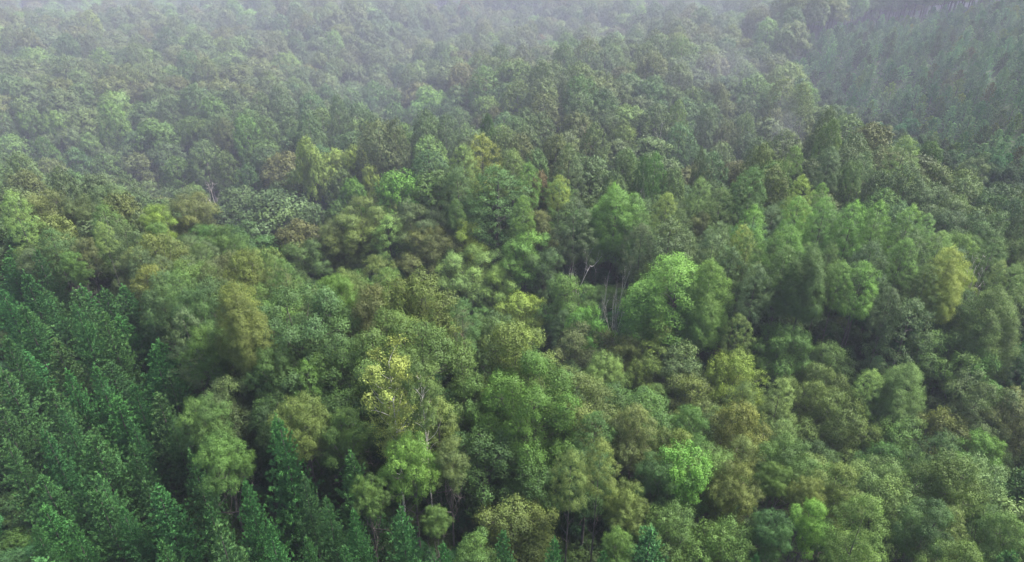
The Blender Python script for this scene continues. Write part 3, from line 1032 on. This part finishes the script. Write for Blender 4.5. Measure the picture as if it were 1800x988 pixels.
# ---- labels: colour + shape + where it stands relative to a described tree
LM = [
 ('the thin yellow tree', 680, 640), ('the big bluish oak', 512, 560), ('the lime-yellow tree', 821, 400), ('the shining yellow-green tree', 918, 545),
 ('the big bright many-lobed tree', 1210, 500), ('the largest front tree', 930, 700), ('the rusty brown tree', 1119, 740), ('the white-trunked tree', 1210, 830),
 ('the brownish olive dome', 1447, 680), ('the broad grey-brown dome', 1717, 690), ('the deep green cone-shaped tree', 1531, 910), ('the vivid green tree', 1735, 790),
 ('the bright green row', 1507, 380), ('the massive folded tree', 1430, 480), ('the smooth dark mound', 1610, 560), ('the yellow-green lobed tree', 1677, 460),
 ('the tall leafy pair', 1090, 370), ('the big smooth dark dome', 1180, 410), ('the bare tree in the hollow', 1022, 450), ('the yellowish round top', 267, 380),
 ('the brown-green broad tree', 67, 360), ('the grey bare crown', 376, 315), ('the yellow-green trio', 585, 275), ('the yellow-green dome', 847, 260),
 ('the reddish bare tree', 1040, 225), ('the big grey-green oak', 1148, 260), ('the very pale slim dome', 1270, 175), ('the small red-leaved tree', 950, 70),
 ('the big brown dome', 1544, 240), ('the plantation corner tree', 1363, 110), ('the hazy grey-green twins', 675, 225), ('the pale column', 174, 405),
 ('the brightest pine', 230, 800), ('the large bright pine', 366, 905), ('the broad double-tipped pine', 704, 910), ('the clear-standing pine', 117, 670),
 ('the long-leadered pine', 77, 780), ('the upper left corner of the photo', 0, 0), ('the top edge at left', 350, 0), ('the top edge at centre', 720, 0),
 ('the top edge right of centre', 1180, 0), ('the left edge upper down', 0, 170), ('the yellowish olive corner tree', 408, 540),
]
LM[41] = ('the misty left edge', 0, 170)
ORD = ['nearest', 'second', 'third', 'fourth', 'fifth', 'sixth', 'seventh', 'eighth', 'ninth', 'tenth', 'eleventh', 'twelfth', 'thirteenth', 'fourteenth',
       'fifteenth', 'sixteenth', 'seventeenth', 'eighteenth', 'nineteenth', 'twentieth']
SHAPE = {'round': 'spreading tree', 'tall': 'upright domed tree', 'multi': 'upright tree', 'sparse': 'thin tree', 'twin': 'thin tree', 'pine': 'pine'}
DIRS = ['right of', 'up right of', 'above', 'up left of', 'left of', 'down left of', 'below', 'down right of']
sect = {}
for t in indiv:
    dd = [math.hypot(t['u'] - a, (t['v'] + 0.3 * t['w']) - b) for (_, a, b) in LM]
    k = int(np.argmin(dd))
    ang = math.atan2(-(t['v'] + 0.3 * t['w'] - LM[k][2]), t['u'] - LM[k][1])
    s = int(round(ang / (math.pi / 4))) % 8
    t['lk'] = (k, s); t['ld'] = dd[k]
    if t['label'] is None:
        sect.setdefault((k, s, t['kind'], t['col']), []).append(t)
for (k, s, kind, col), L in sect.items():
    L.sort(key=lambda t: t['ld'])
    for n, t in enumerate(L):
        o = '' if len(L) == 1 else (ORD[n] if n < len(ORD) else 'far')
        t['label'] = (o + ' ' + WORD[col] + ' ' + SHAPE[kind] + ' ' + DIRS[s] + ' ' + LM[k][0]).strip()

for t in indiv:
    place(t, t['d'] < 150)

# ---- bare and dead trees
MAT = {'dead': M_DEAD, 'white': M_PALE, 'red': M_RED}
for n, t in enumerate(deads):
    parts = dead_wood(500 + n * 3, 3, t['h'], MAT[t['mat']], t['up'], 4)
    me = make_mesh('dead_tree', parts)
    r, h = measure(me)
    o = bpy.data.objects.new('dead_tree', None); COL.objects.link(o)
    tr = bpy.data.objects.new('trunk', make_mesh('dead_trunk', parts[:1])); br = bpy.data.objects.new('branches', make_mesh('dead_branches', parts[1:]))
    for c in (tr, br):
        COL.objects.link(c); c.parent = o
    bpy.data.meshes.remove(me)
    sx = t['r'] / r
    o.scale = (sx, sx, t['h'] / h)
    o.location = (t['x'], t['y'], float(T(t['x'], t['y'])) - 0.15)
    o.rotation_euler = (0, 0, n * 1.3)
    o['label'] = t['label']; o['category'] = 'dead tree'

# ---- young pines: the largest ones as things
young.sort(key=lambda t: (not in_view(t, 5), -t['w']))
YP = P[('young', 1)]
for t in young[:300]:
    pr = YP[int(rng.integers(len(YP)))]
    o = bpy.data.objects.new('young_pine', pr.whole); COL.objects.link(o)
    o.location = (t['x'], t['y'], float(T(t['x'], t['y'])) - 0.1)
    o.rotation_euler = (0, 0, rng.uniform(0, 6.28))
    s = t['r'] / pr.R0
    o.scale = (s, s, t['h'] / pr.H0)
    o['tint'] = tint_of(t['col'], rng)
    o['label'] = 'small young pine in the front rows of the far right hillside plantation'
    o['category'] = 'young pine'; o['group'] = 'young pines on the far right hillside'
    SAMPLES.setdefault(('young', YP.index(pr)), o)


# ---- the uncountable rest: points carrying instances
def scatter(name, pts, sources, label):
    """pts: list of (x,y,z, sx,sz, rot, tint, index)"""
    me = bpy.data.meshes.new(name)
    n = len(pts)
    me.vertices.add(n)
    me.vertices.foreach_set('co', np.array([p[:3] for p in pts], np.float32).ravel())
    def fa(nm, ty, key, arr):
        a = me.attributes.new(nm, ty, 'POINT'); a.data.foreach_set(key, arr)
    fa('scl', 'FLOAT_VECTOR', 'vector', np.array([(p[3], p[3], p[4]) for p in pts], np.float32).ravel())
    fa('rot', 'FLOAT_VECTOR', 'vector', np.array([(0, 0, p[5]) for p in pts], np.float32).ravel())
    fa('tint', 'FLOAT_COLOR', 'color', np.array([(*p[6], 1) for p in pts], np.float32).ravel())
    fa('pick', 'INT', 'value', np.array([p[7] for p in pts], np.int32))
    o = bpy.data.objects.new(name, me); COL.objects.link(o)
    ng = bpy.data.node_groups.new(name, 'GeometryNodeTree')
    ng.interface.new_socket('Geometry', in_out='INPUT', socket_type='NodeSocketGeometry')
    ng.interface.new_socket('Geometry', in_out='OUTPUT', socket_type='NodeSocketGeometry')
    N, L = ng.nodes, ng.links
    gi = N.new('NodeGroupInput'); go = N.new('NodeGroupOutput')
    def attr(nm, ty):
        a = N.new('GeometryNodeInputNamedAttribute'); a.data_type = ty; a.inputs['Name'].default_value = nm
        return a.outputs['Attribute']
    join = N.new('GeometryNodeJoinGeometry')
    cmp_src = attr('pick', 'INT')
    for k, src in enumerate(sources):
        oi = N.new('GeometryNodeObjectInfo'); oi.transform_space = 'ORIGINAL'
        oi.inputs['Object'].default_value = src; oi.inputs['As Instance'].default_value = True
        ip = N.new('GeometryNodeInstanceOnPoints')
        eq = N.new('FunctionNodeCompare'); eq.data_type = 'INT'; eq.operation = 'EQUAL'
        L.new(cmp_src, eq.inputs[2]); eq.inputs[3].default_value = k
        L.new(gi.outputs[0], ip.inputs['Points']); L.new(eq.outputs[0], ip.inputs['Selection'])
        L.new(oi.outputs['Geometry'], ip.inputs['Instance'])
        L.new(attr('rot', 'FLOAT_VECTOR'), ip.inputs['Rotation']); L.new(attr('scl', 'FLOAT_VECTOR'), ip.inputs['Scale'])
        L.new(ip.outputs[0], join.inputs[0])
    L.new(join.outputs[0], go.inputs[0])
    md = o.modifiers.new('scatter', 'NODES'); md.node_group = ng
    o['label'] = label; o['kind'] = 'stuff'; o['category'] = 'woodland'
    return o


keys = [k for k in SAMPLES if k[0] in ('round', 'tall', 'pine')]
pts = []
for t in rest:
    k2 = 'tall' if t['kind'] in ('multi', 'tall') else ('pine' if t['kind'] == 'pine' else 'round')
    opt = [i for i, k in enumerate(keys) if k[0] == k2]
    if not opt:
        continue
    i = int(rng.choice(opt)); pr = P[(k2, 1)][keys[i][1]]
    pts.append((t['x'], t['y'], float(T(t['x'], t['y'])) - 0.15, t['r'] / pr.R0, t['h'] / pr.H0, rng.uniform(0, 6.28), tint_of(t['col'], rng), i))
print('distant wood', len(pts), keys)
scatter('distant_wood', pts, [SAMPLES[k] for k in keys], 'hazy far woodland of small grey-green crowns along the top of the photo')

ykeys = [k for k in SAMPLES if k[0] == 'young']
pts = []
for t in young[300:]:
    i = int(rng.integers(len(ykeys))); pr = YP[ykeys[i][1]]
    pts.append((t['x'], t['y'], float(T(t['x'], t['y'])) - 0.1, t['r'] / pr.R0, t['h'] / pr.H0, rng.uniform(0, 6.28), tint_of(t['col'], rng), i))
scatter('distant_plantation', pts, [SAMPLES[k] for k in ykeys], 'dense young conifers covering the back of the far right hillside')

# undergrowth between the trunks
rk = [k for k in SAMPLES if k[0] == 'round']
pts = []
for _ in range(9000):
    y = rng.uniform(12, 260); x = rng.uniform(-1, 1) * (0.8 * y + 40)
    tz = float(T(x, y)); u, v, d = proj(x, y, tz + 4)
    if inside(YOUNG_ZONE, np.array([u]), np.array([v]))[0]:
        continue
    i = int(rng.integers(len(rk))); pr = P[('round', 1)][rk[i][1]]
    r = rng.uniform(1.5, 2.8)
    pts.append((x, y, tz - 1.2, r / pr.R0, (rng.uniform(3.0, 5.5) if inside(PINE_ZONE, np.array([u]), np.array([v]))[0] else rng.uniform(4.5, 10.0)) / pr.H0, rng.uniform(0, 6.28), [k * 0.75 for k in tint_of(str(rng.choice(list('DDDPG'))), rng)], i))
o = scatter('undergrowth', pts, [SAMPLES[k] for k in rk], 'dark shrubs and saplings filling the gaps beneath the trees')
o['category'] = 'undergrowth'

# ------------------------------------------------------------------ ground
gx = np.unique(np.concatenate([np.linspace(-3000, -600, 13), np.linspace(-600, 600, 241), np.linspace(600, 3000, 13)]))
gy = np.unique(np.concatenate([np.linspace(-2500, -60, 12), np.linspace(-60, 760, 206), np.linspace(760, 3600, 14)]))
GX, GY = np.meshgrid(gx, gy)
V = np.column_stack([GX.ravel(), GY.ravel(), T(GX, GY).ravel()])
nx, ny = len(gx), len(gy)
idx = np.arange(nx * ny).reshape(ny, nx)
Q = np.stack([idx[:-1, :-1], idx[:-1, 1:], idx[1:, 1:], idx[1:, :-1]], -1).reshape(-1, 4)
mg, nt, out = new_mat('forest_floor')
N, L = nt.nodes, nt.links
tc = N.new('ShaderNodeTexCoord'); no = N.new('ShaderNodeTexNoise'); no.inputs['Scale'].default_value = 0.35; no.inputs['Detail'].default_value = 8
L.new(tc.outputs['Object'], no.inputs['Vector'])
cr = N.new('ShaderNodeValToRGB')
cr.color_ramp.elements[0].position = 0.35; cr.color_ramp.elements[0].color = (0.018, 0.036, 0.016, 1)
cr.color_ramp.elements[1].position = 0.7; cr.color_ramp.elements[1].color = (0.045, 0.06, 0.025, 1)
L.new(no.outputs['Fac'], cr.inputs[0])
p = N.new('ShaderNodeBsdfPrincipled'); p.inputs['Roughness'].default_value = 1.0
L.new(cr.outputs[0], p.inputs['Base Color']); L.new(p.outputs[0], out.inputs['Surface'])
g_me = make_mesh('ground', [(V, Q, mg, None, None)])
for pl in g_me.polygons:
    pl.use_smooth = True
ground = bpy.data.objects.new('ground', g_me); COL.objects.link(ground)
ground['kind'] = 'structure'

# ------------------------------------------------------------------ haze
HAZE_DENSITY = 0.00032
zlo = float(V[:, 2].min()) - 1.0; zhi = CAM_Z + 3.0
bx = [(-3010, -2510, zlo), (3010, -2510, zlo), (3010, 3610, zlo), (-3010, 3610, zlo)]
vb = np.array(bx + [(a, b, zhi) for a, b, _ in bx], float)
qb = np.array([(3, 2, 1, 0), (4, 5, 6, 7), (0, 1, 5, 4), (1, 2, 6, 5), (2, 3, 7, 6), (3, 0, 4, 7)])
mh, nt, out = new_mat('haze_air')
pv = nt.nodes.new('ShaderNodeVolumePrincipled')
pv.inputs['Color'].default_value = (0.56, 0.60, 0.72, 1)
pv.inputs['Density'].default_value = HAZE_DENSITY
pv.inputs['Anisotropy'].default_value = 0.2
nt.links.new(pv.outputs[0], out.inputs['Volume'])
hz = bpy.data.objects.new('haze', make_mesh('haze', [(vb, qb, mh, None, None)])); COL.objects.link(hz)
hz['kind'] = 'stuff'; hz['label'] = 'thin bluish haze lying over the whole wood'; hz['category'] = 'haze'


def mist(name, loc, rad, dens, col, label):
    vs_, qs_ = [], []
    nu, nv_ = 40, 24
    for a in range(nv_ + 1):
        th = math.pi * (0.001 + 0.998 * a / nv_)
        for b in range(nu):
            ph = 2 * math.pi * b / nu
            vs_.append((math.sin(th) * math.cos(ph) * rad[0], math.sin(th) * math.sin(ph) * rad[1], math.cos(th) * rad[2]))
    for a in range(nv_):
        for b in range(nu):
            qs_.append((a * nu + b, (a + 1) * nu + b, (a + 1) * nu + (b + 1) % nu, a * nu + (b + 1) % nu))

    m_, nt_, out_ = new_mat(name)
    p_ = nt_.nodes.new('ShaderNodeVolumePrincipled')
    p_.inputs['Color'].default_value = (*col, 1); p_.inputs['Density'].default_value = dens
    nt_.links.new(p_.outputs[0], out_.inputs['Volume'])
    o_ = bpy.data.objects.new(name, make_mesh(name, [(np.array(vs_, float), np.array(qs_), m_, None, None)]))
    COL.objects.link(o_); o_.location = loc
    o_['kind'] = 'stuff'; o_['label'] = label; o_['category'] = 'mist'
    return o_


mist('mist_bank', (-210, 480, 15), (580, 370, 80), 0.00088, (0.76, 0.77, 0.96), 'pale lavender mist settled over the farthest slopes')
for (u_, v_, hh, rad, dn) in [(1262, 118, 24, (15, 8, 4), 0.0028), (1235, 140, 22, (12, 7, 3), 0.0025), (1275, 105, 27, (7, 5, 5), 0.0025), (1385, 240, 20, (4, 4, 6), 0.005), (1378, 205, 24, (3, 3, 9), 0.004)]:
    x_, y_, t_ = hit(u_, v_, hh)
    mist('mist_wisp', (x_, y_, float(T(x_, y_)) + hh), rad, dn, (0.8, 0.8, 0.9), 'faint wisp of mist rising from the trees %s' % ('at the upper right' if u_ < 1300 else 'beside the far plantation'))

# ------------------------------------------------------------------ light
SUN_EL, SUN_AZ = R(58), R(72)          # azimuth measured from +Y towards +X: high, beyond the wood and to the right
world = bpy.data.worlds.new('World'); SC.world = world; world.use_nodes = True
nt = world.node_tree
bg = nt.nodes['Background']
sky = nt.nodes.new('ShaderNodeTexSky'); sky.sky_type = 'NISHITA'; sky.sun_disc = False
sky.sun_elevation = SUN_EL; sky.sun_rotation = SUN_AZ
sky.air_density = 1.0; sky.dust_density = 4.0; sky.ozone_density = 1.0
nt.links.new(sky.outputs[0], bg.inputs['Color']); bg.inputs['Strength'].default_value = 0.05
sl = bpy.data.lights.new('sun', 'SUN'); sl.energy = 1.5; sl.angle = R(18); sl.color = (1.0, 0.975, 0.94)
so = bpy.data.objects.new('sun', sl); COL.objects.link(so)
so.rotation_euler = (R(90) - SUN_EL, 0, -SUN_AZ + math.pi)
so.location = (0, 0, 200)
# direction check: light travels along local -Z
import mathutils
dvec = mathutils.Vector((math.sin(SUN_AZ) * math.cos(SUN_EL), math.cos(SUN_AZ) * math.cos(SUN_EL), math.sin(SUN_EL)))
so.rotation_euler = dvec.to_track_quat('Z', 'Y').to_euler()

vs = SC.view_settings
vs.view_transform = 'Standard'; vs.look = 'None'; vs.gamma = 1; vs.use_curve_mapping = False
vs.exposure = 3.02
cy = SC.cycles
cy.max_bounces = 4; cy.diffuse_bounces = 2; cy.glossy_bounces = 1; cy.transmission_bounces = 3; cy.volume_bounces = 0
cy.transparent_max_bounces = 4
cy.use_denoising = True
cy.use_adaptive_sampling = False
